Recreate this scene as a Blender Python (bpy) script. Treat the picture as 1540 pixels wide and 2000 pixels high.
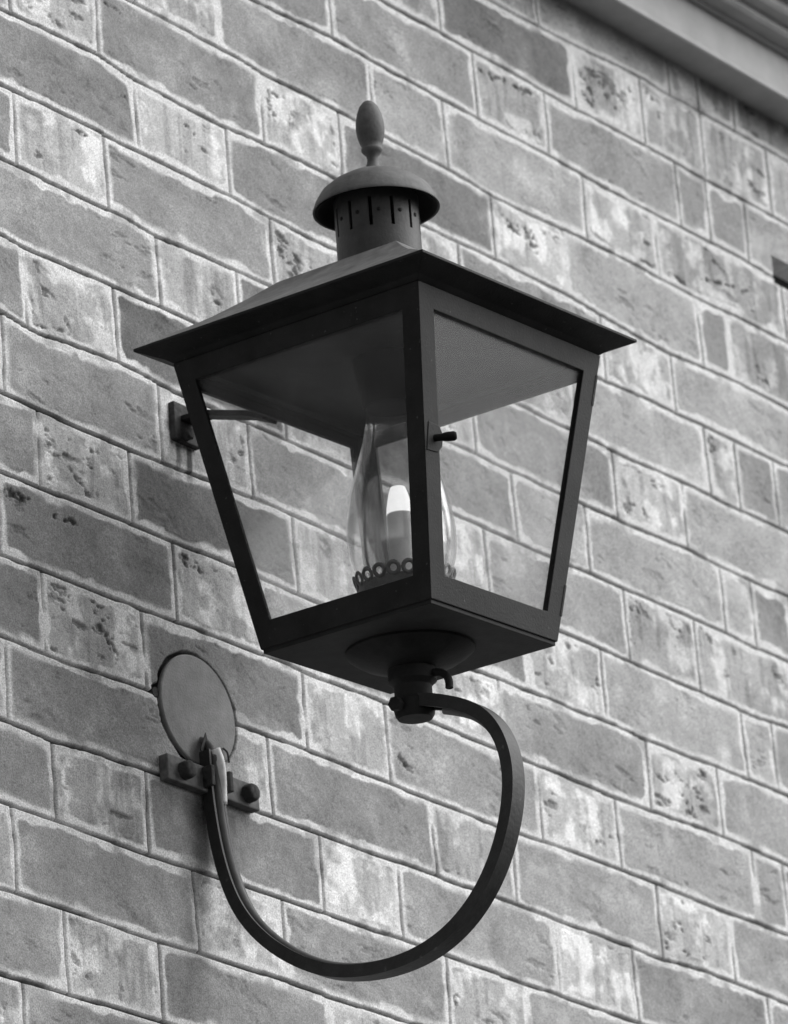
import bpy, math, random
import numpy as np
from mathutils import Vector, Matrix

C = bpy.context.scene
for o in list(bpy.data.objects): bpy.data.objects.remove(o)
rng = np.random.RandomState(7)
random.seed(5)
R = math.radians

# ------------------------------------------------------------------ camera
cam_d = bpy.data.cameras.new('camera'); cam = bpy.data.objects.new('camera', cam_d); C.collection.objects.link(cam)
rx = Vector((0.60589226, -0.79176031, -0.07752533)); ux = Vector((-0.26592765, -0.29341143, 0.91825499)); fx = Vector((0.74978467, 0.53574746, 0.38832667))
cm = Matrix((rx, ux, -fx)).transposed().to_4x4(); cm.translation = Vector((-3.52853434, -2.79908475, -2.35416723))
cam.matrix_world = cm
cam_d.sensor_fit = 'VERTICAL'; cam_d.sensor_height = 36; cam_d.lens = 11119.1 / 2000 * 36
cam_d.clip_start = 0.05; cam_d.clip_end = 500
cam_d.dof.use_dof = True; cam_d.dof.focus_distance = 4.62; cam_d.dof.aperture_fstop = 15
C.camera = cam

# ------------------------------------------------------------------ light
sd = Vector((.50, -.60, .72)).normalized()      # towards the sun: high, in front of the wall, from the right
SUN_EL = math.degrees(math.asin(sd.z))
w = bpy.data.worlds.new('World'); C.world = w; w.use_nodes = True
nt = w.node_tree; nt.nodes.clear()
sky = nt.nodes.new('ShaderNodeTexSky'); sky.sky_type = 'NISHITA'; sky.sun_disc = False
sky.sun_elevation = R(SUN_EL); sky.sun_rotation = math.atan2(sd.x, sd.y)
bw = nt.nodes.new('ShaderNodeRGBToBW'); bg = nt.nodes.new('ShaderNodeBackground'); bg.inputs[1].default_value = 0.055
wo = nt.nodes.new('ShaderNodeOutputWorld')
nt.links.new(sky.outputs[0], bw.inputs[0]); nt.links.new(bw.outputs[0], bg.inputs[0]); nt.links.new(bg.outputs[0], wo.inputs[0])
sl = bpy.data.lights.new('sun', 'SUN'); sl.energy = 1.5; sl.angle = R(72); sl.color = (1, 1, 1)
so = bpy.data.objects.new('sun', sl); C.collection.objects.link(so)
so.rotation_euler = sd.to_track_quat('Z', 'Y').to_euler(); so.location = sd * 20
C.view_settings.view_transform = 'Standard'; C.view_settings.look = 'None'
C.view_settings.exposure = 1.52; C.view_settings.gamma = 1; C.view_settings.use_curve_mapping = False

# ------------------------------------------------------------------ helpers
def mat(name, col, rough=.5, var=.3, scale=40, bump=.15, bscale=300, spec=.5, metallic=0, speck=None):
    """painted / weathered surface: base grey varied by two noises, with a fine bump"""
    m = bpy.data.materials.new(name); m.use_nodes = True; t = m.node_tree; b = t.nodes['Principled BSDF']
    tc = t.nodes.new('ShaderNodeTexCoord')
    n = t.nodes.new('ShaderNodeTexNoise'); n.inputs['Scale'].default_value = scale; n.inputs['Detail'].default_value = 6; n.inputs['Roughness'].default_value = .65
    t.links.new(tc.outputs['Object'], n.inputs['Vector'])
    mr = t.nodes.new('ShaderNodeMapRange'); mr.inputs[1].default_value = .3; mr.inputs[2].default_value = .7
    mr.inputs[3].default_value = 1 - var; mr.inputs[4].default_value = 1 + var
    t.links.new(n.outputs['Fac'], mr.inputs[0])
    mu = t.nodes.new('ShaderNodeMath'); mu.operation = 'MULTIPLY'; mu.inputs[1].default_value = col
    t.links.new(mr.outputs[0], mu.inputs[0]); last = mu.outputs[0]
    if speck:
        n3 = t.nodes.new('ShaderNodeTexNoise'); n3.inputs['Scale'].default_value = speck[0]; n3.inputs['Detail'].default_value = 3
        t.links.new(tc.outputs['Object'], n3.inputs['Vector'])
        m3 = t.nodes.new('ShaderNodeMapRange'); m3.inputs[1].default_value = speck[1]; m3.inputs[2].default_value = speck[1] + .06
        m3.inputs[3].default_value = 0; m3.inputs[4].default_value = speck[2]
        t.links.new(n3.outputs['Fac'], m3.inputs[0])
        ad = t.nodes.new('ShaderNodeMath'); ad.operation = 'ADD'; t.links.new(last, ad.inputs[0]); t.links.new(m3.outputs[0], ad.inputs[1]); last = ad.outputs[0]
    t.links.new(last, b.inputs['Base Color'])
    b.inputs['Roughness'].default_value = rough; b.inputs['Metallic'].default_value = metallic
    b.inputs['Specular IOR Level'].default_value = spec
    n2 = t.nodes.new('ShaderNodeTexNoise'); n2.inputs['Scale'].default_value = bscale; n2.inputs['Detail'].default_value = 4
    t.links.new(tc.outputs['Object'], n2.inputs['Vector'])
    bp = t.nodes.new('ShaderNodeBump'); bp.inputs['Strength'].default_value = bump; bp.inputs['Distance'].default_value = .001
    t.links.new(n2.outputs['Fac'], bp.inputs['Height']); t.links.new(bp.outputs[0], b.inputs['Normal'])
    return m

def glass_mat(name, refl=1.0, dust=.06, tint=.93, rough=.02, ior=1.5):
    m = bpy.data.materials.new(name); m.use_nodes = True; t = m.node_tree; t.nodes.clear()
    o = t.nodes.new('ShaderNodeOutputMaterial'); tr = t.nodes.new('ShaderNodeBsdfTransparent'); tr.inputs[0].default_value = (tint,) * 3 + (1,)
    gl = t.nodes.new('ShaderNodeBsdfGlossy'); gl.inputs['Roughness'].default_value = rough; gl.inputs[0].default_value = (refl,) * 3 + (1,)
    lw = t.nodes.new('ShaderNodeLayerWeight'); lw.inputs[0].default_value = .5
    pw = t.nodes.new('ShaderNodeMath'); pw.operation = 'POWER'; pw.inputs[1].default_value = 5; t.links.new(lw.outputs['Facing'], pw.inputs[0])
    fr = t.nodes.new('ShaderNodeMath'); fr.operation = 'MULTIPLY_ADD'; t.links.new(pw.outputs[0], fr.inputs[0])
    f0 = ((ior - 1) / (ior + 1)) ** 2; fr.inputs[1].default_value = 1 - f0; fr.inputs[2].default_value = f0
    df = t.nodes.new('ShaderNodeBsdfDiffuse'); df.inputs[0].default_value = (.5, .5, .5, 1)
    m1 = t.nodes.new('ShaderNodeMixShader'); m2 = t.nodes.new('ShaderNodeMixShader')
    tc = t.nodes.new('ShaderNodeTexCoord'); n = t.nodes.new('ShaderNodeTexNoise'); n.inputs['Scale'].default_value = 25; n.inputs['Detail'].default_value = 8
    t.links.new(tc.outputs['Object'], n.inputs[0])
    mr = t.nodes.new('ShaderNodeMapRange'); mr.inputs[1].default_value = .3; mr.inputs[2].default_value = .75; mr.inputs[3].default_value = dust * .5; mr.inputs[4].default_value = dust * 1.6
    t.links.new(n.outputs['Fac'], mr.inputs[0]); t.links.new(mr.outputs[0], m1.inputs[0])
    t.links.new(tr.outputs[0], m1.inputs[1]); t.links.new(df.outputs[0], m1.inputs[2])
    t.links.new(fr.outputs[0], m2.inputs[0]); t.links.new(m1.outputs[0], m2.inputs[1]); t.links.new(gl.outputs[0], m2.inputs[2])
    t.links.new(m2.outputs[0], o.inputs[0])
    return m

def obj(name, V, F, m, parent=None, smooth=False, bevel=0, auto=None):
    me = bpy.data.meshes.new(name); me.from_pydata([tuple(v) for v in V], [], F); me.validate(); me.update()
    import bmesh
    b = bmesh.new(); b.from_mesh(me); bmesh.ops.recalc_face_normals(b, faces=b.faces)
    b.to_mesh(me); b.free()
    o = bpy.data.objects.new(name, me); C.collection.objects.link(o); me.materials.append(m)
    if parent: o.parent = parent
    if smooth:
        me.polygons.foreach_set('use_smooth', [True] * len(me.polygons))
        if auto is not None: me.set_sharp_from_angle(angle=R(auto))
    if bevel:
        bv = o.modifiers.new('bevel', 'BEVEL'); bv.width = bevel; bv.segments = 2; bv.limit_method = 'ANGLE'; bv.angle_limit = R(30)
    return o
def empty(name, loc, label, cat, group=None):
    o = bpy.data.objects.new(name, None); C.collection.objects.link(o); o.location = loc; o.empty_display_size = .05
    tag(o, label, cat, group); return o
def tag(o, label, cat, group=None):
    o['label'] = label; o['category'] = cat
    if group: o['group'] = group
class MB:
    def __init__(s): s.V = []; s.F = []
    def add(s, V, F):
        k = len(s.V); s.V += [tuple(v) for v in V]; s.F += [tuple(i + k for i in f) for f in F]; return s
    def box(s, a, b):
        x0, y0, z0 = a; x1, y1, z1 = b
        return s.add([(x0,y0,z0),(x1,y0,z0),(x1,y1,z0),(x0,y1,z0),(x0,y0,z1),(x1,y0,z1),(x1,y1,z1),(x0,y1,z1)],
                     [(0,3,2,1),(4,5,6,7),(0,1,5,4),(1,2,6,5),(2,3,7,6),(3,0,4,7)])
    def lathe(s, prof, n=48, c=(0,0,0), axis='z', closed=False):
        V = []
        for r, z in prof:
            for k in range(n):
                a = 2 * math.pi * k / n; p = (r * math.cos(a), r * math.sin(a), z)
                if axis == 'y': p = (p[0], p[2], p[1])
                if axis == 'x': p = (p[2], p[0], p[1])
                V.append((p[0] + c[0], p[1] + c[1], p[2] + c[2]))
        F = []; m = len(prof)
        for i in range(m if closed else m - 1):
            j = (i + 1) % m
            for k in range(n): F.append((i*n+k, i*n+(k+1)%n, j*n+(k+1)%n, j*n+k))
        if not closed:
            if prof[0][0] > 1e-5: F.append(tuple(range(n - 1, -1, -1)))
            if prof[-1][0] > 1e-5: F.append(tuple((m-1)*n + k for k in range(n)))
        return s.add(V, F)
    def sweep(s, pts, sect, up=Vector((1,0,0)), cap=True):
        """sweep a closed 2D section (a along up, b along up x tangent) over the points"""
        pts = [Vector(p) for p in pts]; V = []; n = len(sect)
        for i, p in enumerate(pts):
            t = (pts[min(i+1, len(pts)-1)] - pts[max(i-1, 0)]).normalized()
            U = (up - t * up.dot(t)).normalized(); W = t.cross(U)
            for a, b in sect: V.append(p + U * a + W * b)
        F = [(i*n+k, i*n+(k+1)%n, (i+1)*n+(k+1)%n, (i+1)*n+k) for i in range(len(pts)-1) for k in range(n)]
        if cap: F += [tuple(range(n-1,-1,-1)), tuple((len(pts)-1)*n+k for k in range(n))]
        return s.add(V, F)
    def build(s, name, m, parent=None, **k): return obj(name, s.V, s.F, m, parent, **k)
def spline(P, k=8):
    P = [Vector(p) for p in P]; out = []
    for i in range(len(P) - 1):
        a = P[max(i-1,0)]; b = P[i]; c = P[i+1]; d = P[min(i+2,len(P)-1)]
        for j in range(k):
            t = j / k
            out.append(.5*((2*b)+(c-a)*t+(2*a-5*b+4*c-d)*t*t+(3*b-a-3*c+d)*t**3))
    return out + [P[-1]]
def circ(r, n=14): return [(r*math.cos(2*math.pi*k/n), r*math.sin(2*math.pi*k/n)) for k in range(n)]

# ------------------------------------------------------------------ the brick wall (real relief: bricks, mortar, scored joints)
BEDS= {0: [(-0.136, 0.001), (-0.001, 0.0044), (0.052, -0.0036), (0.175, -0.0059), (0.249, 0.0), (0.34, -0.0002), (0.474, -0.0037), (0.594, -0.0007), (0.717, -0.0), (0.825, -0.0071), (0.888, -0.0081), (0.953, -0.0037), (1.009, -0.0005), (1.098, -0.0018)], 1: [(-0.142, 0.0001), (0.046, 0.0003), (0.176, 0.0004), (0.231, -0.003), (0.327, -0.0023), (0.762, -0.0008), (0.886, 0.0025), (1.043, 0.0046)], 2: [(-0.148, 0.0008), (-0.123, 0.0011), (-0.001, 0.0009), (0.062, -0.0029), (0.223, 0.0011), (0.724, 0.0005), (0.762, -0.0016), (0.896, 0.0021), (0.936, -0.0001), (1.075, 0.0007)], 3: [(-0.153, 0.0015), (-0.124, -0.0012), (0.063, 0.003), (0.106, 0.0023), (0.695, -0.0009), (0.768, -0.0014), (0.878, 0.0029), (0.95, 0.001), (1.061, 0.0012)], 4: [(-0.159, 0.0027), (-0.11, -0.0031), (-0.004, 0.0028), (0.08, -0.0006), (0.671, 0.0004), (0.705, 0.0019), (0.937, 0.0024), (1.047, 0.0015)], 5: [(-0.165, -0.0005), (-0.001, -0.003), (0.108, 0.0002), (0.184, 0.0028), (0.306, 0.0006), (0.645, 0.0011), (0.714, -0.0002), (0.857, 0.0002), (0.964, -0.0019), (1.033, 0.0022)], 6: [(-0.171, -0.0001), (-0.122, 0.0003), (0.048, 0.0019), (0.136, 0.0017), (0.489, -0.003), (0.582, -0.0018), (0.749, -0.0004), (0.77, -0.003), (0.932, 0.0005), (1.018, -0.0)], 7: [(-0.177, -0.002), (-0.121, -0.0027), (0.054, -0.0003), (0.164, 0.0029), (0.229, 0.0008), (0.356, 0.002), (0.567, 0.0005), (0.702, -0.002), (0.892, 0.0019), (1.0, -0.0005)], 8: [(-0.182, 0.0004), (-0.098, -0.0036), (0.006, 0.0006), (0.131, -0.0002), (0.228, 0.0004), (0.35, -0.0018), (0.516, -0.0025), (0.712, 0.0007), (0.843, -0.0026), (0.99, -0.0011)], 9: [(-0.188, -0.0007), (-0.124, -0.0038), (0.009, 0.0021), (0.147, -0.0014), (0.233, -0.0007), (0.344, -0.0009), (0.408, 0.0005), (0.501, -0.0002), (0.766, -0.0013), (0.831, 0.0026), (0.976, -0.0001)], 10: [(-0.194, 0.0001), (-0.124, 0.0006), (-0.002, -0.0012), (0.08, -0.0005), (0.236, 0.0015), (0.335, 0.001), (0.414, 0.0016), (0.526, -0.0007), (0.586, -0.0003)], 11: [(-0.2, 0.0002), (-0.178, 0.0009), (-0.006, -0.0026), (0.052, -0.0003)], 12: [(-0.205, 0.001), (-0.12, 0.001), (0.001, 0.0032)], -1: [(0.056, 0.0023), (0.173, 0.0024), (0.233, -0.0012), (0.36, -0.0002), (0.44, -0.0019), (0.53, 0.0005), (0.599, -0.007), (0.75, 0.0006), (0.884, 0.0011), (0.948, -0.0011), (1.065, 0.0033)], -2: [(0.237, -0.0017), (0.35, 0.0037), (0.45, 0.0007), (0.582, 0.0004), (0.705, 0.0007), (0.846, -0.002), (0.896, -0.0024), (1.012, 0.0018), (1.093, -0.0011)], -3: [(0.459, -0.0002), (0.533, 0.0012), (0.765, -0.0017), (0.886, 0.0007), (0.983, -0.0008), (1.078, -0.0009)], -4: [(0.649, -0.0038), (0.759, -0.0006), (0.886, 0.0049)]}
JOINTS= {-5: [-0.177, 0.056, 0.177, 0.41, 0.531, 0.763, 0.884], -4: [-0.121, 0.0, 0.233, 0.354, 0.586, 0.707, 0.94, 0.994], -3: [-0.177, 0.056, 0.177, 0.41, 0.535, 0.762, 0.884, 0.993], -2: [-0.121, 0.0, 0.233, 0.354, 0.586, 0.705, 0.935, 0.989], -1: [-0.177, 0.056, 0.177, 0.41, 0.527, 0.759, 0.884], 0: [-0.121, -0.001, 0.234, 0.353, 0.594, 0.714, 0.948, 1.002], 1: [-0.177, 0.046, 0.176, 0.41, 0.531, 0.766, 0.888], 2: [-0.124, -0.002, 0.233, 0.354, 0.586, 0.707, 0.936, 0.99], 3: [-0.177, 0.063, 0.177, 0.41, 0.531, 0.763, 0.883], 4: [-0.123, -0.002, 0.233, 0.354, 0.586, 0.705, 0.937, 0.991], 5: [-0.157, 0.051, 0.177, 0.41, 0.531, 0.759, 0.879], 6: [-0.117, 0.004, 0.233, 0.354, 0.583, 0.708, 0.948, 1.002], 7: [-0.174, 0.056, 0.177, 0.41, 0.531, 0.77, 0.892], 8: [-0.123, 0.007, 0.229, 0.35, 0.582, 0.708, 0.94, 0.994], 9: [-0.176, 0.056, 0.172, 0.408, 0.531, 0.764, 0.886], 10: [-0.122, -0.002, 0.236, 0.349, 0.587, 0.712, 0.94, 0.994], 11: [-0.178, 0.055, 0.176, 0.41, 0.531, 0.763, 0.884], 12: [-0.12, 0.002, 0.233, 0.354, 0.586, 0.707, 0.94, 0.994], 13: [-0.177, 0.056, 0.177, 0.41, 0.531, 0.763, 0.884], 14: [-0.121, 0.0, 0.233, 0.354, 0.586, 0.707, 0.94, 0.994]}
TONES= [(0.97,.315,.34), (1.02,.315,.34), (1.1,.315,.36), (0.93,.26,.36), (1.0,.26,.38), (1.08,.26,.38), (.9,.315,.27), (0.646, 0.249, 0.13), (0.062, -0.41, 0.14), (0.975, -0.11, 0.12), (0.551, 0.05, 0.165), (0.014, -0.259, 0.13), (0.117, -0.558, 0.155), (-0.135, -0.496, 0.2), (0.142, 0.029, 0.22), (0.801, 0.005, 0.27), (1.033, 0.033, 0.33), (0.504, 0.188, 0.24), (0.286, 0.108, 0.25), (0.815, 0.204, 0.23), (0.639, 0.136, 0.27), (0.83, 0.11, 0.42), (0.511, 0.119, 0.3), (0.646, 0.189, 0.36), (0.845, 0.278, 0.3), (0.769, 0.251, 0.38), (-0.059, -0.301, 0.25), (0.211, -0.093, 0.25), (-0.042, -0.188, 0.25), (0.901, 0.123, 0.24), (0.989, 0.1, 0.33), (0.825, -0.066, 0.42), (0.855, -0.096, 0.27), (0.986, -0.124, 0.4), (0.82, -0.255, 0.25), (0.721, -0.331, 0.26), (0.846, -0.41, 0.27), (0.647, -0.481, 0.22), (0.438, -0.539, 0.24), (0.811, -0.566, 0.24), (0.624, -0.63, 0.24), (0.312, -0.629, 0.22), (0.014, -0.829, 0.24), (0.498, -0.728, 0.25), (0.913, -0.333, 0.4), (0.988, -0.417, 0.27), (0.962, -0.557, 0.22), (0.348, 0.169, 0.25), (-0.145, -0.618, 0.22), (-0.069, -0.794, 0.24), (0.186, -0.707, 0.21), (0.274, -0.824, 0.25), (0.201, -0.575, 0.2), (0.152, -0.164, 0.4), (0.857, 0.183, 0.23), (0.972, -0.257, 0.3), (0.621, -0.269, 0.3), (0.433, -0.635, 0.36), (0.816, -0.486, 0.4)]
SCARS = [(0.110,-0.013,0.160,-0.009,0.0032), (0.589,0.207,0.684,0.213,0.0028), (0.611,0.051,0.666,0.033,0.0042), (-0.117,-0.533,-0.090,-0.541,0.0050), (0.826,-0.502,0.844,-0.515,0.0045), (-0.054,-0.085,-0.025,-0.085,0.0020), (0.011,0.060,0.032,0.060,0.0025), (0.863,0.284,0.867,0.273,0.0040), (0.966,0.101,1.024,0.113,0.0026), (0.364,-0.572,0.386,-0.583,0.0026), (1.053,0.027,1.066,0.016,0.0045), (-0.102,-0.473,-0.073,-0.469,0.0026), (0.095,-0.223,0.112,-0.232,0.0030), (0.798,0.154,0.812,0.155,0.0030), (-0.166,-0.467,-0.133,-0.465,0.0040), (0.071,-0.458,0.088,-0.466,0.0050), (0.528,-0.542,0.547,-0.550,0.0025), (0.028,-0.025,0.032,-0.026,0.0025), (0.634,0.045,0.660,0.048,0.0060), (-0.048,-0.558,-0.030,-0.583,0.0030), (1.038,0.110,1.054,0.118,0.0030)]
CH = .075; P = .35374; S = .23267
def vnoise(x, y, f, seed, fy=None):
    fy = fy or f
    X = x * f + 1000.5; Y = y * fy + 1000.5; xi = np.floor(X).astype(np.int64); yi = np.floor(Y).astype(np.int64)
    tx = X - xi; ty = Y - yi; tx = tx*tx*tx*(tx*(tx*6-15)+10); ty = ty*ty*ty*(ty*(ty*6-15)+10)
    def h(a, b):
        v = (a * 374761393 + b * 668265263 + seed * 1442695041) & 0x7fffffff
        v = ((v ^ (v >> 13)) * 1274126177) & 0x7fffffff
        v = ((v ^ (v >> 15)) * 2246822519) & 0x7fffffff
        return ((v ^ (v >> 14)) & 0xffff) / 65535.
    return (h(xi,yi)*(1-tx)+h(xi+1,yi)*tx)*(1-ty)+(h(xi,yi+1)*(1-tx)+h(xi+1,yi+1)*tx)*ty
def fbm(x, y, f, seed, oct=4, fy=None, g=.55):
    s = 0; a = 1; tot = 0; r = (fy or f) / f
    for i in range(oct):
        s = s + a * vnoise(x, y, f, seed + i * 17, f * r); tot += a; a *= g; f *= 2.03
    return s / tot
def sst(x, a, b):
    t = np.clip((x - a) / (b - a), 0, 1); return t * t * (3 - 2 * t)

def axis(lo, hi, step, elo, ehi, coarse):
    a = [np.arange(lo, hi, step)]
    l = []; v = lo; d = step
    while v > elo: d = min(d * 1.12, coarse); v -= d; l.append(v)
    r = []; v = a[0][-1]; d = step
    while v < ehi: d = min(d * 1.12, coarse); v += d; r.append(v)
    return np.concatenate([np.array(l[::-1]), a[0], np.array(r)])
US = axis(-.24, 1.23, .00135, -1.6, 3.2, .02); ZS = axis(-.97, .345, .00115, -3.97, .3449, .03)
ZS = ZS[ZS < .346]
DISC = (.0752, -.6020)
def build_wall():
    U, Z = np.meshgrid(US, ZS)
    n0, n1 = -5, 54
    # wobble of every bed joint along the wall
    def bedz(n, u):
        base = -n * CH
        if n in BEDS:
            p = BEDS[n]; d = np.interp(u, [q[0] for q in p], [q[1] for q in p])
        else: d = 0 * u
        return base + d * .85 + .0022 * (vnoise(u, 0*u + n*3.7, 22, 5) - .5)
    bz = np.stack([bedz(n, US) for n in range(n0, n1)])          # (nb, nu) decreasing z
    Uw = U + .0030 * (fbm(U, Z, 55, 21, 3) - .5); Zw = Z + .0030 * (fbm(U, Z, 55, 31, 3) - .5)
    course = np.zeros(U.shape, np.int32)
    for i in range(bz.shape[0]): course += (Z < bz[i][None, :])
    # point lies in course n = n0 + course : between bed n-1 (above) and bed n (below)
    ci = np.clip(course, 1, bz.shape[0] - 1); cols = np.arange(U.shape[1])[None, :]
    zt = bz[ci - 1, cols]; zb = bz[ci, cols]; N = n0 + ci
    dbed = np.minimum(np.abs(Z - zt), np.abs(Z - zb)); dtop = zt - Z; dbot = Z - zb
    dh = np.full(U.shape, 9.); left = np.zeros(U.shape); right = np.zeros(U.shape); tone = np.zeros(U.shape); kind = np.zeros(U.shape); bid = np.zeros(U.shape)
    for n in range(n0, n1 + 1):
        m = (N == n)
        if not m.any(): continue
        js = sorted(JOINTS[n]) if n in JOINTS else None
        base = [k * P + o for k in range(-6, 11) for o in ((0, S) if n % 2 == 0 else ((S-(P-S))/2, (S+(P-S))/2))]
        if js is None: js = sorted(base)
        else: js = sorted([b for b in base if b < js[0] - .05] + js + [b for b in base if b > js[-1] + .06])
        js = np.array(js); slant = np.array([random.uniform(-.025, .025) for _ in js])
        um = U[m]; zm = Z[m]; zc = -(n - .5) * CH
        wj = .0016 * (vnoise(um, zm, 26, 40 + n) - .5)
        k = np.clip(np.searchsorted(js, um), 1, len(js) - 1)
        L = js[k-1] + slant[k-1] * (zm - zc) + wj; Rr = js[k] + slant[k] * (zm - zc) + wj
        dh[m] = np.minimum(np.abs(um - L), np.abs(Rr - um)); left[m] = um - L; right[m] = Rr - um
        tn = np.zeros(len(js)); kd = np.zeros(len(js))
        for q in range(1, len(js)):
            wd = js[q] - js[q-1]; hd = .085 < wd < .17
            kd[q] = 1 if hd else 0
            tn[q] = random.uniform(.47, .66) if hd else (random.uniform(.195, .285) if wd > .17 else random.uniform(.16, .24))
            mid = (js[q] + js[q-1]) / 2
            
            for (a, b, c) in TONES:
                if js[q-1] <= a <= js[q] and -n*CH <= b <= -(n-1)*CH: tn[q] = c * (1.06 if c < .32 else 1.3); kd[q] = 1 if c > .32 else 0
        tn = np.where(kd > .5, tn, tn * (1 + .48 * np.clip(js - .40, 0, .7))); tone[m] = tn[k]; kind[m] = kd[k]; bid[m] = n * 37 + k  # long bricks paler to the right: brightening light and haze put into tone
    U2 = U + bid * 3.13; Z2 = Z + bid * 1.71                       # every brick its own texture
    n_edge = fbm(U, Z, 62, 3, 4); n_edge2 = fbm(U2, Z2, 28, 7, 3); n_mid = fbm(U, Z, 14, 9, 2)
    halfb = .0072 + .0024 * (n_mid - .5) + .0024 * (n_edge - .5) * 2 + .0040 * sst(n_edge2, .52, .8) + .002 * (n_mid - .5)
    halfh = .0064 + .0024 * (n_mid - .5) + .0024 * (n_edge - .5) * 2 + .0035 * sst(n_edge2, .55, .8)
    eb = dbed - halfb; eh = dh - halfh
    rr = .004
    e = np.where((eb < rr) & (eh < rr), rr - np.sqrt(np.clip(rr - eb, 0, None)**2 + np.clip(rr - eh, 0, None)**2), np.minimum(eb, eh))
    soft = .0008 + .0030 * sst(fbm(U, Z, 24, 58, 2), .45, .7); brick = sst(e, -soft, soft)
    # grooves scored along the joints
    gw = .0015 + .0012 * (fbm(U, Z, 30, 51, 3) - .4); gwb = np.maximum(gw, .0010)
    gb = 1 - sst(dbed, gwb * .6, gwb * 1.2)
    gh = (1 - sst(dh, gwb * .35, gwb * 1.15)) * sst(fbm(U, Z, 16, 77, 2), .28, .48)
    fade = (1 - .45 * sst(fbm(U, Z, 7, 99, 2), .52, .72)) * (1 - .25 * sst(U, .5, 1.05))
    g = np.maximum(gb * fade, gh * .85)
    # heights (towards -Y)
    f1 = fbm(U2, Z2, 60, 101, 4); f2 = fbm(U, Z, 240, 111, 3); f3 = fbm(U2, Z2, 18, 121, 2)
    hb = .0009 * (f1 - .5) + .0005 * (f2 - .5) + .0014 * (f3 - .5)
    # pits: mostly on the pale headers
    pn = fbm(U2 + .4*Z2, Z2, 60, 131, 5, fy=90, g=.65); region = sst(fbm(U2, Z2, 20, 141, 2), .54, .74)
    pit = sst(pn, .60, .68) * region * np.where(kind > .5, 1, .25)
    scar = np.zeros(U.shape)
    for (a0, c0, a1, c1, w0) in SCARS:
        bx = (U > min(a0, a1) - .02) & (U < max(a0, a1) + .02) & (Z > min(c0, c1) - .02) & (Z < max(c0, c1) + .02)
        ub, zb_ = U[bx], Z[bx]
        du, dz = a1 - a0, c1 - c0; tt = np.clip(((ub - a0) * du + (zb_ - c0) * dz) / (du * du + dz * dz), 0, 1)
        q = np.hypot(ub - a0 - tt * du, zb_ - c0 - tt * dz)
        nn_ = fbm(ub, zb_, 110, 301, 4, g=.75)
        scar[bx] = np.maximum(scar[bx], (1 - sst(q + w0 * 5.5 * (nn_ - .47), w0 * .2, w0 * 1.3)) * sst(fbm(ub, zb_, 200, 307, 2), .25, .6))
    pit = np.maximum(pit, scar)
    ridge = 1 - np.abs(fbm(U2 + .6 * Z2, Z2 - .35 * U2, 16, 151, 3, fy=26) - .5) * 2
    crack = sst(fbm(U2 + (np.mod(bid * .618, 1) - .5) * 2.4 * Z2, Z2, 40, 161, 4, fy=110), .655, .72) * sst(fbm(U2, Z2, 17, 165, 2), .60, .74) * np.where(kind > .5, .8, .4)
    streak = fbm(U2, Z2, 130, 171, 3, fy=16)
    hm = -.0003 + .0009 * (fbm(U, Z, 120, 181, 3) - .5) + .0008 * (fbm(U, Z, 40, 191, 2) - .5)
    H = hb * brick + hm * (1 - brick) - .0052 * g - .0022 * pit * brick - .0022 * crack * brick
    # albedo of brick, lime bloom, mortar and dirt
    tb = tone * (1 + .16 * (f1 - .5) * 2 + .22 * (f3 - .5) * 2 + .15 * (f2 - .5) * 2)
    bloom = sst(fbm(U2, Z2, 34, 201, 4), .50, .68)
    tb = np.where(kind > .5, tb * (1 + .46 * (bloom - .6)) * (1 - .24 * sst(streak, .52, .7)), tb * (1 + .22 * sst(fbm(U2, Z2, 22, 211, 3), .58, .8)))
    tb = tb * (1 - .58 * pit) * (1 - .45 * scar) * (1 - .62 * crack)
    edge_bloom = (1 - sst(e, .0, .007)) * sst(fbm(U, Z, 45, 221, 3), .45, .65)
    tb = tb + (.47 - tb) * .15 * edge_bloom * brick
    tm = .60 * (1 + .16 * (fbm(U, Z, 70, 231, 4) - .5) * 2 + .10 * (f2 - .5) * 2)
    tm = tm * (1 - .35 * sst(fbm(U, Z, 28, 241, 3), .58, .72))
    A = tb * brick + tm * (1 - brick)
    A = A * (1 - .90 * g)                                          # colour darkened along the scored line
    # rust and soot run off the iron plates
    def stain(u0, u1, z0, z1, s):
        return s * sst(U, u0 - .008, u0 + .006) * (1 - sst(U, u1 - .006, u1 + .008)) * sst(z0 - Z, 0, .004) * (1 - sst(z0 - Z, (z0 - z1) * .3, (z0 - z1))) * (.35 + .9 * sst(fbm(U, Z, 120, 251, 2, fy=12), .35, .65))
    A = A * (1 - np.clip(stain(.066, .105, -.350, -.40, .75), 0, .85)) * (1 - np.clip(stain(.02, .14, -.685, -.72, .25), 0, .5))
    # round hole cut for the junction box behind the cover disc
    dd = np.hypot(U - DISC[0], Z - DISC[1]) + .0042 * (fbm(U, Z, 60, 261, 3) - .5)
    ang = np.arctan2(Z - DISC[1], U - DISC[0]); rim = .0536 + .0008 * np.cos(3 * ang) + .0012 * np.cos(ang - R(200))
    ear = np.hypot(U - .0215, Z + .597) - .0065
    hole = np.maximum(1 - sst(dd, rim - .0008, rim + .0008), 1 - sst(ear, -.001, .001))
    H = H * (1 - hole) - .016 * hole; A = A * (1 - .45 * hole)  # wall colour also darkened in the hole, deepening the gap's shadow
    # the wall opening beside the right edge has its bricks cut square
    cut = sst(U, 1.1035, 1.1045) * sst(Z, .143, .144) * (1 - sst(Z, .173, .174)) * (U < 1.6)
    H = H * (1 - cut) - .03 * cut
    A = np.clip(A, .03, .75)
    nz, nu = U.shape; V = np.stack([U, -H, Z], -1).reshape(-1, 3).astype(np.float32)
    idx = np.arange(nz * nu).reshape(nz, nu)
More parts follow.
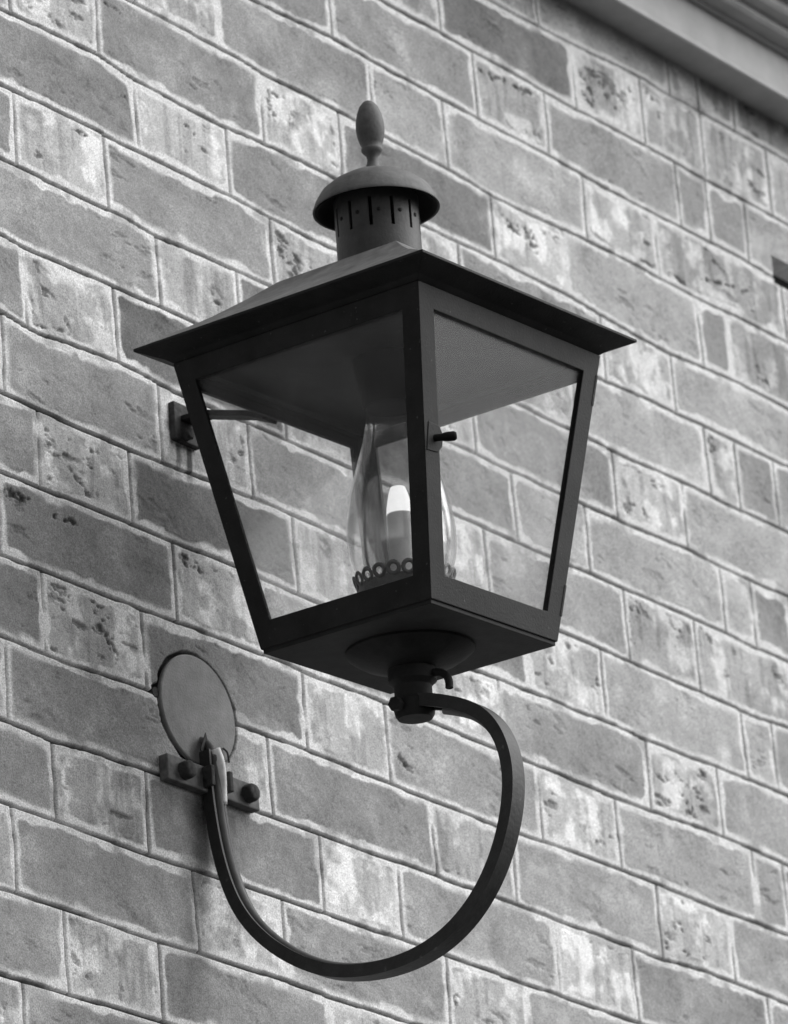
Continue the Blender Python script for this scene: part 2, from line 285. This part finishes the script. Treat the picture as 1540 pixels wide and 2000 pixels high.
    F = np.stack([idx[:-1, :-1], idx[:-1, 1:], idx[1:, 1:], idx[1:, :-1]], -1).reshape(-1, 4)
    # solid block behind the relief
    k = len(V); x0, x1, z0, z1 = US[0], US[-1], ZS[0], ZS[-1]
    V = np.concatenate([V, np.array([(x0,.22,z0),(x1,.22,z0),(x1,.22,z1),(x0,.22,z1)], np.float32)])
    me = bpy.data.meshes.new('brick_wall')
    me.vertices.add(len(V)); me.vertices.foreach_set('co', V.ravel())
    # back face plus four sides built from the border loops
    polys = [list(f) for f in ()]
    bot = list(idx[0, :]); top = list(idx[-1, :]); lf = list(idx[:, 0]); rt = list(idx[:, -1])
    extra = [[k, k+3, k+2, k+1], [k, k+1] + bot[::-1], [k+2, k+3] + top, [k+3, k] + lf, [k+1, k+2] + rt[::-1]]
    lt = np.concatenate([np.full(len(F), 4), [len(e_) for e_ in extra]]).astype(np.int32)
    li = np.concatenate([F.ravel(), np.concatenate([np.array(e_) for e_ in extra])]).astype(np.int32)
    ls = np.concatenate([[0], np.cumsum(lt)[:-1]]).astype(np.int32)
    me.loops.add(len(li)); me.loops.foreach_set('vertex_index', li)
    me.polygons.add(len(lt)); me.polygons.foreach_set('loop_start', ls); me.polygons.foreach_set('loop_total', lt)
    sm = np.ones(len(lt), bool); sm[-5:] = False
    me.polygons.foreach_set('use_smooth', sm)
    me.update(calc_edges=True)
    at = me.attributes.new('grey', 'FLOAT', 'POINT')
    at.data.foreach_set('value', np.concatenate([A.ravel(), np.full(4, .3)]).astype(np.float32))
    o = bpy.data.objects.new('brick_wall', me); C.collection.objects.link(o)
    m = bpy.data.materials.new('brick_and_mortar'); m.use_nodes = True; t = m.node_tree; b = t.nodes['Principled BSDF']
    a = t.nodes.new('ShaderNodeAttribute'); a.attribute_name = 'grey'
    tc = t.nodes.new('ShaderNodeTexCoord')
    n1_ = t.nodes.new('ShaderNodeTexNoise'); n1_.inputs['Scale'].default_value = 640; n1_.inputs['Detail'].default_value = 3; n1_.inputs['Roughness'].default_value = .7
    t.links.new(tc.outputs['Object'], n1_.inputs[0])
    mr = t.nodes.new('ShaderNodeMapRange'); mr.inputs[1].default_value = .3; mr.inputs[2].default_value = .7; mr.inputs[3].default_value = .55; mr.inputs[4].default_value = 1.45
    t.links.new(n1_.outputs['Fac'], mr.inputs[0])
    mu = t.nodes.new('ShaderNodeMath'); mu.operation = 'MULTIPLY'; t.links.new(a.outputs['Fac'], mu.inputs[0]); t.links.new(mr.outputs[0], mu.inputs[1])
    t.links.new(mu.outputs[0], b.inputs['Base Color']); b.inputs['Roughness'].default_value = .93; b.inputs['Specular IOR Level'].default_value = .15
    bp = t.nodes.new('ShaderNodeBump'); bp.inputs['Strength'].default_value = .35; bp.inputs['Distance'].default_value = .0008
    t.links.new(n1_.outputs['Fac'], bp.inputs['Height']); t.links.new(bp.outputs[0], b.inputs['Normal'])
    me.materials.append(m)
    tag(o, 'pale weathered brick wall in alternating long and short bricks with scored mortar joints, behind the lantern', 'wall')
    return o
build_wall()

# ------------------------------------------------------------------ materials
GROUND = mat('ground_surface', .045, .9, .3, 2, .2, 30, spec=.1)
gnd = obj('ground', [(-150,-150,-3.96),(150,-150,-3.96),(150,150,-3.96),(-150,150,-3.96)], [(0,1,2,3)], GROUND); gnd['kind'] = 'structure'
IRON = mat('black_painted_iron', .0105, .6, .6, 28, .25, 500, spec=.22, speck=(260, .70, .05))
IRON2 = mat('dull_black_paint', .017, .7, .4, 45, .2, 400, spec=.2)
ROOF = mat('weathered_roof_paint', .105, .6, .45, 55, .3, 300, spec=.3)
BRASS = mat('aged_brass', .055, .45, .4, 90, .2, 400, spec=.5)
STEEL = mat('dusty_painted_steel', .14, .8, .25, 40, .25, 500, spec=.25)
COVER = mat('dull_metal_cover', .205, .75, .22, 45, .5, 500, spec=.3, speck=(120, .66, .03))
WOOD = mat('painted_wood', .40, .7, .12, 20, .15, 200, spec=.2)
WOODD = mat('grey_painted_moulding', .20, .7, .15, 20, .15, 200, spec=.2)
PUTTY_HI = mat('highlight_sealant', .90, .6, .2, 80, .4, 200)
PANE = glass_mat('dusty_window_glass', .30, .032, .98, .22, 1.42)
PANEF = glass_mat('clean_window_glass', .30, .018, .98, .22, 1.42)
CHIM = glass_mat('clear_lamp_glass', 1, .03, .93, .10, 1.9)
STRAP = mat('dull_grey_strap', .12, .8, .45, 90, .5, 260, spec=.2)
CEIL = mat('dusty_ceiling_paint', .065, .7, .3, 12, .05, 300, spec=.2); SOOT = mat('sooty_funnel', .006, .8, .3, 60, .2, 300, spec=.15)
RUST = mat('rusty_iron', .045, .8, .6, 120, .6, 260, spec=.2)

# ------------------------------------------------------------------ cornice at the top of the wall
cor = empty('roof_cornice', (1.0, 0, .345), 'pale painted board cornice running along the top of the brick wall, upper right', 'cornice')
def prism(name, prof, m, x0=-1.6, x1=3.2):
    n = len(prof); V = [(x0 - 1.0, y, z - .345) for y, z in prof] + [(x1 - 1.0, y, z - .345) for y, z in prof]
    F = [tuple(range(n)), tuple(range(2*n-1, n-1, -1))] + [(k, (k+1) % n, n + (k+1) % n, n + k) for k in range(n)]
    return obj(name, V, F, m, cor, bevel=.001)
prism('bed_moulding', [(.2,.3455),(-.006,.3455),(-.010,.3475),(-.030,.3475),(-.034,.345),(-.034,.353),(.2,.353)], WOODD)
prism('bead', [(.2,.3535),(-.038,.3435),(-.0385,.3405),(-.041,.339),(-.0445,.3405),(-.0445,.348),(.2,.358)], WOOD)
prism('fascia_board', [(.2,.3585),(-.040,.3515),(-.040,.3945),(.2,.3945)], WOOD)
prism('soffit_board', [(.2,.395),(-.046,.395),(-.046,.3985),(-.062,.3985),(-.066,.402),(-.066,.409),(-.080,.409),(-.084,.413),(-.084,.423),(-.100,.423),(-.103,.427),(-.103,.441),(-.118,.441),(-.118,.50),(.2,.50)], WOOD)

# ------------------------------------------------------------------ louvred vent at the right edge
vt = empty('louvred_vent', (1.2, 0, .07), 'dark louvred vent set into the brick at the right edge', 'vent')
mb = MB(); mb.box((-.095,.024,.055),( .395,.028,.106)); mb.build('back_panel', IRON2, vt)
for k in range(1):
    z = .068
    MB().add([(-.0945,.004,z-.014),(.395,.004,z-.014),(.395,.022,z+.008),(-.0945,.022,z+.008),(-.0945,.004,z-.010),(.395,.004,z-.010),(.395,.022,z+.012),(-.0945,.022,z+.012)],
             [(0,1,2,3),(4,7,6,5),(0,4,5,1),(1,5,6,2),(2,6,7,3),(3,7,4,0)]).build('slat', WOODD, vt)

# ------------------------------------------------------------------ lantern
LC = Vector((0.0781172, -0.2266277, -0.6096163))
LM = Matrix(((0.99868877, 0, -0.05119318), (-0.0023534, 0.99894278, -0.0459106), (0.05113906, 0.04597088, 0.99763294)))
lan = empty('wall_lantern', (0, 0, 0), 'black four-sided tapering glass lantern with domed chimney cap and acorn finial, on a curved bracket', 'lantern')
lan.matrix_world = Matrix.Translation(LC) @ LM.to_4x4()
b, t, H, e, He = .0890, .1302, .2559, .1535, .2696
def wz(z): return b + (t - b) * z / H
def facept(f, s, z, inset=0):
    """point on face f (0:-Y front,1:+X,2:+Y back,3:-X) s = metres along face, z height, inset inward"""
    w_ = wz(z) - inset
    return {0: (s, -w_, z), 1: (w_, s, z), 2: (-s, w_, z), 3: (-w_, -s, z)}[f]
def ring(name, f, m, th=.005, st=.0205, rt=.019, rb=.0225, z0=.0, z1=H, parent=None):
    V = []
    for ins in (0, th):
        for (z, sg) in ((z0,-1),(z0,1),(z1,1),(z1,-1)): V.append(facept(f, sg * (wz(z) - ins), z, ins))
        for (z, sg) in ((z0+rb,-1),(z0+rb,1),(z1-rt,1),(z1-rt,-1)): V.append(facept(f, sg * (wz(z) - st), z, ins))
    F = []
    for k in range(4):
        n = (k + 1) % 4
        F += [(k, n, 4+n, 4+k), (8+k, 12+k, 12+n, 8+n), (k, 8+k, 8+n, n), (4+k, 4+n, 12+n, 12+k)]
    return obj(name, V, F, m, parent or lan, bevel=.0007)
FRAMES = []
for f, nm in ((0, 'door'), (1, 'side_frame'), (2, 'side_frame'), (3, 'side_frame')):
    fr = ring(nm, f, IRON, th=.006 if f == 0 else .004, st=.0205 if f == 0 else .0178); FRAMES.append(fr)
    V = []
    for ins in (.0035, .0055):
        for (z, sg) in ((.012,-1),(.012,1),(H-.010,1),(H-.010,-1)): V.append(facept(f, sg * (wz(z) - .012), z, ins))
    V = [Vector(v) for v in V]
    obj('glass_pane', V, [(0,1,2,3),(7,6,5,4),(0,4,5,1),(1,5,6,2),(2,6,7,3),(3,7,4,0)], PANEF if f == 0 else PANE, fr)
door = FRAMES[0]
# latch with its turning knob, on the door's left stile
zk = .1315
mb = MB(); yk = -wz(zk)
for dz, ww in ((0, 0),):
    pts = [(-wz(zk)+.004, -.012), (-wz(zk)+.019, -.011), (-wz(zk)+.0245, -.005), (-wz(zk)+.0245, .005), (-wz(zk)+.019, .011), (-wz(zk)+.004, .012)]
V = []
for yy in (.0005, -.0007):
    for (s, dz) in pts: V.append((s, -wz(zk + dz) + yy, zk + dz))
mb.add(V, [tuple(range(6)), tuple(range(11,5,-1))] + [(k, (k+1)%6, 6+(k+1)%6, 6+k) for k in range(6)]).build('latch_plate', IRON, door, bevel=.0005)
MB().lathe([(.0,.001),(.0030,.001),(.0030,-.006),(.0036,-.008),(.0040,-.011),(.0040,-.0165),(.0028,-.0182),(0,-.0185)], 20, (0,0,0), 'y').build('knob', SOOT, door, smooth=True, auto=50)
kn = [c_ for c_ in door.children if c_.name.startswith('knob')][0]; kn.location = (-wz(zk)+.014, yk, zk); kn.rotation_euler = (0, 0, R(30))
for z in (.210, .022):
    w_ = wz(z)
    MB().add([(w_-.003, -w_-.0006, z), (w_+.0003, -w_-.0006, z), (wz(z+.028)+.0003, -wz(z+.028)-.0006, z+.028), (wz(z+.028)-.003, -wz(z+.028)-.0006, z+.028),
              (w_-.003, -w_+.004, z), (w_+.0003, -w_+.004, z), (wz(z+.028)+.0003, -wz(z+.028)+.004, z+.028), (wz(z+.028)-.003, -wz(z+.028)+.004, z+.028)],
             [(0,1,2,3),(7,6,5,4),(0,4,5,1),(1,5,6,2),(2,6,7,3),(3,7,4,0)]).build('hinge', IRON, door, bevel=.0008)
# bottom plate, bowl, neck, socket
mb = MB(); mb.box((-b+.0015,-b+.0015,-.0035),(b-.0015,b-.0015,.002)); mb.build('bottom_plate', IRON2, lan, bevel=.0006)
MB().lathe([(.0,-.0032),(.0545,-.0032),(.0545,-.0055),(.051,-.0085),(.042,-.0145),(.028,-.019),(.021,-.021),(.0,-.021)], 64).build('burner_bowl', IRON2, lan, smooth=True, auto=35)
MB().lathe([(0,-.020),(.0195,-.020),(.0205,-.023),(.0205,-.032),(.0180,-.034),(.0160,-.036),(.0160,-.0475),(.0175,-.049),(.0175,-.056),(.0165,-.061),(.0145,-.064),(.0,-.0645)], 40).build('socket', IRON2, lan, smooth=True, auto=35)
MB().lathe([(0,.0),(.0045,.0),(.0045,-.005),(.0066,-.0055),(.0066,-.011),(.005,-.012),(0,-.012)], 6, (-.0150, .002, -.055), 'x').build('set_screw', IRON2, lan, bevel=.0004)
hook = spline([(.003,-.017,-.027),(.004,-.025,-.0285),(.004,-.032,-.033),(.003,-.0350,-.039),(.002,-.0355,-.045)], 6)
MB().sweep(hook, circ(.0034, 12), up=Vector((1,0,0))).build('gas_cock', IRON2, lan, smooth=True, auto=60)
# ceiling, eave, roof

def fr_rings(levels):
    V = []; F = []
    for (w_, z) in levels: V += [(-w_,-w_,z),(w_,-w_,z),(w_,w_,z),(-w_,w_,z)]
    n = len(levels)
    for i in range(n-1):
        for k in range(4): F.append((i*4+k, i*4+(k+1)%4, (i+1)*4+(k+1)%4, (i+1)*4+k))
    F += [(3,2,1,0), tuple((n-1)*4+k for k in range(4))]
    return V, F
V, F = fr_rings([(t-.0055, H-.004), (t-.009, H+.002), (.104, .2790), (.102, .2800), (.104, .2806), (t-.004, H+.001), (t-.0045, H-.004)])
F = [f for f in F if f not in ((3,2,1,0), tuple(6*4+k for k in range(4)))]; F += [(2*4+0,2*4+1,2*4+2,2*4+3)] + [(6*4+k, 6*4+(k+1)%4, (k+1)%4, k) for k in range(4)]
obj('ceiling', V, F, CEIL, lan)
V, F = fr_rings([(t-.002, H-.0005), (t+.001, H+.0015), (t+.0045, H+.0040), (e-.004, He-.0035), (e, He-.002), (e, He+.0005), (e-.002, He+.001)])
obj('eave', V, F, IRON, lan, bevel=.0005)
V, F = fr_rings([(e-.0025, He+.0012), (.132, He+.0125), (.105, He+.0285), (.083, He+.044), (.064, .3285), (.061, .3300)])
obj('roof', V, F, ROOF, lan, bevel=.0008)
# vent drum with slots and rivets
def drum():
    r0, r1, n = .0365, .0345, 144
    zs = [.328, .366, .3925, .402]
    V = []; F = []
    slot = [0] * n
    for q in range(12):
        c = int(round(((-127.5 + 1.5) % 360 + q * 30) / 360 * n)) % n
        for d in (0, 1): slot[(c + d) % n] = 1
    for rr_ in (r0, r1):
        for z in zs:
            for k in range(n):
                a = 2*math.pi*k/n; V.append((rr_*math.cos(a), rr_*math.sin(a), z))
    def vi(s, i, k): return (s*4 + i)*n + k % n
    for i in range(3):
        for k in range(n):
            if i == 1 and slot[k]: 
                F += [(vi(0,1,k),vi(0,1,k+1),vi(1,1,k+1),vi(1,1,k)), (vi(0,2,k),vi(1,2,k),vi(1,2,k+1),vi(0,2,k+1))]
                if not slot[(k-1) % n]: F.append((vi(0,1,k),vi(1,1,k),vi(1,2,k),vi(0,2,k)))
                if not slot[(k+1) % n]: F.append((vi(0,1,k+1),vi(0,2,k+1),vi(1,2,k+1),vi(1,1,k+1)))
                continue
            F += [(vi(0,i,k),vi(0,i,k+1),vi(0,i+1,k+1),vi(0,i+1,k)), (vi(1,i,k),vi(1,i+1,k),vi(1,i+1,k+1),vi(1,i,k+1))]
    for k in range(n): F += [(vi(0,0,k),vi(1,0,k),vi(1,0,k+1),vi(0,0,k+1)), (vi(0,3,k),vi(0,3,k+1),vi(1,3,k+1),vi(1,3,k))]
    return obj('vent_drum', V, F, DRUM, lan, smooth=True, auto=40)
DRUM = mat('grey_black_drum_paint', .036, .5, .35, 60, .25, 400, spec=.35)
dr = drum()
for q in range(12):
    a = R(-127.5 + 15 + 1.5 + q * 30)
    o = MB().lathe([(0,0),(.0019,0),(.0017,.0007),(0,.0009)], 12).build('rivet', IRON2, dr, smooth=True)
    o.rotation_euler = (0, R(90), a); o.location = (.0364*math.cos(a), .0364*math.sin(a), .380)
DOME = mat('weathered_dome_paint', .085, .6, .35, 70, .3, 300, spec=.3)
cap = MB().lathe([(.0,.4215),(.010,.4205),(.026,.4170),(.041,.4095),(.050,.401),(.0533,.3935),(.0548,.3932),(.0550,.3945),(.0538,.3970),(.0522,.4015),(.0470,.4100),(.0380,.4175),(.0260,.4240),(.0120,.4275),(.0,.4285)], 96)
MB().lathe([(0,.4205),(.010,.4195),(.026,.4160),(.0405,.4085),(.0495,.3995),(.0526,.3931),(.0520,.3931),(.0490,.398),(.040,.4070),(.0255,.4145),(.010,.4180),(0,.4190)], 72).build('cap_lining', SOOT, lan, smooth=True, auto=60)
cap.build('chimney_cap', DOME, lan, smooth=True, auto=60)
MB().lathe([(.013,.4265),(.0085,.4300),(.0060,.4340),(.0050,.4375),(.0046,.4405),(.0052,.4435),(.0078,.4465),(.0092,.4485),(.0092,.4503),(.0082,.4518),(.0098,.4550),(.0116,.4610),(.0125,.4680),(.0122,.4750),(.0108,.4825),(.0084,.4890),(.0050,.4935),(.0018,.4952),(0,.4955)], 40).build('finial', DOME, lan, smooth=True, auto=75)
# heat funnel under the ceiling, glass chimney, burner gallery
MB().lathe([(.0400,.2800),(.0310,.2560),(.0245,.2135),(.0235,.2125),(.0225,.2135),(.0298,.2560),(.0385,.2795)], 56, closed=True).build('heat_funnel', SOOT, lan, smooth=True, auto=50)
pr = [(.0372,.040),(.0385,.052),(.0425,.068),(.0455,.082),(.0462,.098),(.0448,.115),(.0410,.137),(.0345,.158),(.0285,.177),(.0240,.195),(.0222,.210),(.0220,.226)]
def smoothprof(p, k=5): return [(v.x, v.y) for v in spline([(a, c_, 0) for a, c_ in p], k)]
po = smoothprof(pr); pi_ = [(r_ - .0014, z_) for r_, z_ in po][::-1]
MB().lathe(po + pi_, 72, closed=True).build('glass_chimney', CHIM, lan, smooth=True)
def gallery():
    mb = MB(); n = 20
    mb.lathe([(.026,.002),(.030,.012),(.0345,.030),(.0378,.046),(.0402,.0530),(.0392,.0532),(.0366,.0468),(.0333,.0305),(.0288,.012),(.0250,.002)], 80, closed=True)
    for q in range(n):
        a = 2*math.pi*q/n + .1; r_ = .0416; rad = Vector((math.cos(a), math.sin(a), 0)); tg = Vector((-math.sin(a), math.cos(a), 0)); upv = (Vector((0,0,1)) + rad * .35).normalized()
        cpt = rad * .0412 + Vector((0,0,.0568)); L = 14
        pts = [cpt + tg * (.0047*math.cos(2*math.pi*k/L)) + upv * (.0050*math.sin(2*math.pi*k/L)) for k in range(L)]
        V = []; 
        for k, p_ in enumerate(pts):
            d = (p_ - cpt).normalized(); nn = tg.cross(upv)
            for j in range(6):
                aa = 2*math.pi*j/6; V.append(p_ + d*(.0019*math.cos(aa)) + nn*(.0013*math.sin(aa)))
        F = [(k*6+j, k*6+(j+1)%6, ((k+1)%L)*6+(j+1)%6, ((k+1)%L)*6+j) for k in range(L) for j in range(6)]
        mb.add(V, F)
    return mb.build('burner_gallery', BRASS, lan, smooth=True, auto=60)
gallery()
GLINT_LOW = mat('grey_reflection', .80, .6, .15, 80, .1, 300); GLINT = mat('white_reflection', .80, .8, .06, 120, .3, 900, spec=.2)
GLINT.node_tree.nodes['Principled BSDF'].inputs['Emission Color'].default_value = (1, 1, 1, 1); GLINT.node_tree.nodes['Principled BSDF'].inputs['Emission Strength'].default_value = .42   # added glow standing in for the sky reflected in the chimney glass
MB().lathe([(0,.052),(.0115,.052),(.0120,.060),(.0112,.090),(.0108,.1165),(.0,.1168)], 28).build('reflection_base', GLINT_LOW, lan, smooth=True, auto=50)  # added solid for the greyer lower part of that reflection
MB().lathe([(0,.1165),(.0112,.1165),(.0108,.122),(.0085,.134),(.0062,.1405),(.0,.1415)], 28).build('reflection_glow', GLINT, lan, smooth=True, auto=50)  # added in place of the white reflection in the chimney glass
MB().lathe([(0,.002),(.012,.002),(.012,.020),(.008,.024),(.008,.050),(.010,.053),(.0,.054)], 24).build('burner', BRASS, lan, smooth=True, auto=40)

# ------------------------------------------------------------------ curved bracket arm and clamp
arm = empty('bracket_arm', (.0781, 0, -.667), 'curved black iron bracket arm sweeping from a bolted wall clamp up to the lantern base', 'bracket')
A0 = Vector((.0781, 0, -.667))
path = [(0,-.0085,-.642),(0,-.0085,-.656),(0,-.0085,-.677),(0,-.0125,-.7240),(0,-.0215,-.7650),(0,-.0355,-.7985),(0,-.0612,-.8299),(0,-.0942,-.8555),(0,-.1300,-.8735),(0,-.1832,-.8824),(0,-.2366,-.8750),(0,-.2800,-.8464),(0,-.3075,-.8040),(0,-.3195,-.7620),(0,-.3180,-.7300),(0,-.3070,-.7030),(0,-.2880,-.6845),(0,-.2640,-.6725),(0,-.2430,-.6640),(0,-.2230,-.6590)]
pp = [Vector((0, y, z + .667)) for x_, y, z in path]
sp = spline(pp, 12)
for _ in range(60): sp = [sp[0]] + [(sp[i-1] + sp[i] * 2 + sp[i+1]) / 4 for i in range(1, len(sp)-1)] + [sp[-1]]
# channel section: a across (X), b radial.  open towards the inside of the curve
hw, hh = .0085, .0055
sect = [(-hw,-hh),(hw,-hh),(hw,hh),(hw-.0025,hh),(hw-.0025,-hh+.003),(-hw+.0025,-hh+.003),(-hw+.0025,hh),(-hw,hh)]
# W = t x U ; find which sign faces the centre of curvature
mid = len(sp)//2; tt = (sp[mid+1]-sp[mid-1]).normalized(); Wd = tt.cross(Vector((1,0,0))); cen = Vector((0,-.17,.02))
sg = 1 if Wd.dot(cen - sp[mid]) > 0 else -1
sect = [(a_, b_*sg) for a_, b_ in sect]
ARMP = mat('worn_arm_paint', .021, .55, .45, 60, .35, 250, spec=.35, speck=(90, .66, .05))
MB().sweep(sp, sect).build('arm', ARMP, arm, smooth=True, auto=40)
tube = []
for i, p_ in enumerate(sp):
    tt = (sp[min(i+1,len(sp)-1)] - sp[max(i-1,0)]).normalized(); Wd = tt.cross(Vector((1,0,0))) * sg
    f_ = i / (len(sp)-1)
    tube.append(p_ + Wd * (.0050 + .0030 * max(0, (f_-.84)/.16)))
tube = tube[:-21]
tube = [Vector((0,.004,.041)), Vector((0,-.004,.036)), Vector((0,-.0085,.030))] + tube[6:]
MB().sweep(tube, circ(.0036, 12)).build('gas_tube', STEEL, arm, smooth=True, auto=60)
# sealant smeared on the tube at the wall, whitened to stand for its highlight
MB().sweep(spline([(.001,-.0135,.026),(.002,-.0165,.014),(.003,-.0165,.001),(.004,-.0150,-.012),(.004,-.0145,-.022)],4), [(a_*f, c_*g) for (a_, c_), f, g in zip(circ(.0042, 9), [1,1.3,.8,1.1,.7,1.2,.9,1.3,1], [1,.8,1.2,.9,1.1,.7,1,1.2,.9])]).build('sealant_highlight', PUTTY_HI, arm, smooth=True)
MB().add([(-.003,-.004,.018),(-.012,-.008,.026),(-.004,-.0085,.044),(.003,-.006,.030),(-.002,-.002,.018),(-.010,-.005,.026),(-.003,-.006,.042),(.004,-.003,.030)],
         [(0,1,2,3),(7,6,5,4),(0,4,5,1),(1,5,6,2),(2,6,7,3),(3,7,4,0)]).build('bent_tab', RUST, arm, bevel=.0008)
# wall clamp: flat strap with two bolts
MB().box((-.0615,-.0100,-.0135),(.0625,-.0002,.0095)).build('clamp_strap', STRAP, arm, bevel=.0012)
mb = MB(); mb.box((-.0150,-.0200,-.0105),(-.0100,-.0061,.0080)); mb.box((.0100,-.0200,-.0105),(.0150,-.0061,.0080)); mb.build('clamp_cheek', RUST, arm, bevel=.001)
for x_ in (-.040, .046):
    o = MB().lathe([(0,.002),(.0084,.002),(.0086,.0),(.0084,-.0070),(.0066,-.0092),(0,-.0098)], 8, (0,0,0), 'y').build('bolt', RUST, arm, bevel=.0014)
    o.location = (x_, -.0102, -.002); o.rotation_euler = (0, R(random.uniform(0, 60)), 0)

# ------------------------------------------------------------------ upper stay bar
st = empty('support_bar', (.079, 0, -.334), 'short dark iron stay bar from a square wall plate to the back of the lantern', 'support bar')
MB().box((-.0165,-.0070,-.0175),(.0190,-.0002,.0185)).build('wall_plate', RUST, st, bevel=.001)
bp_ = LC + LM @ Vector((0, wz(.236)+.002, .238)) - Vector((.079,0,-.334))
MB().sweep([(.000,-.0071,.004),(.0,-.030,.002),tuple(bp_*.6+Vector((0,-.02,0))),tuple(bp_)], [(-.008,-.0025),(.008,-.0025),(.008,.0025),(-.008,.0025)]).build('bar', IRON2, st, bevel=.0006)
o = MB().lathe([(0,.002),(.0060,.002),(.0062,-.0055),(.005,-.0068),(0,-.007)], 6, (0,0,0), 'y').build('bolt', RUST, st, bevel=.0005)
o.location = (-.003, -.0072, -.0105)

# ------------------------------------------------------------------ round cover disc
dc = empty('cover_plate', (DISC[0], 0, DISC[1]), 'round flat grey metal cover plate set in the brick just above the wall clamp', 'cover plate')
MB().lathe([(0,-.0004),(.0494,-.0004),(.0504,.0003),(.0506,.001),(.0500,.004),(0,.004)], 96, (.0012,0,.0005), 'y').build('disc', COVER, dc, smooth=True, auto=35)
MB().lathe([(.0,-.0010),(.0045,-.0010),(.0050,.006),(.0,.006)], 16, (-.0530,.003,.0045), 'y').build('mounting_ear', RUST, dc)
MB().sweep(spline([(.0300,-.0014,-.0270),(.0335,-.003,-.0300),(.0350,-.003,-.0350),(.0365,-.0022,-.0390)],5), circ(.0009,8)).build('wire', RUST, dc, smooth=True)
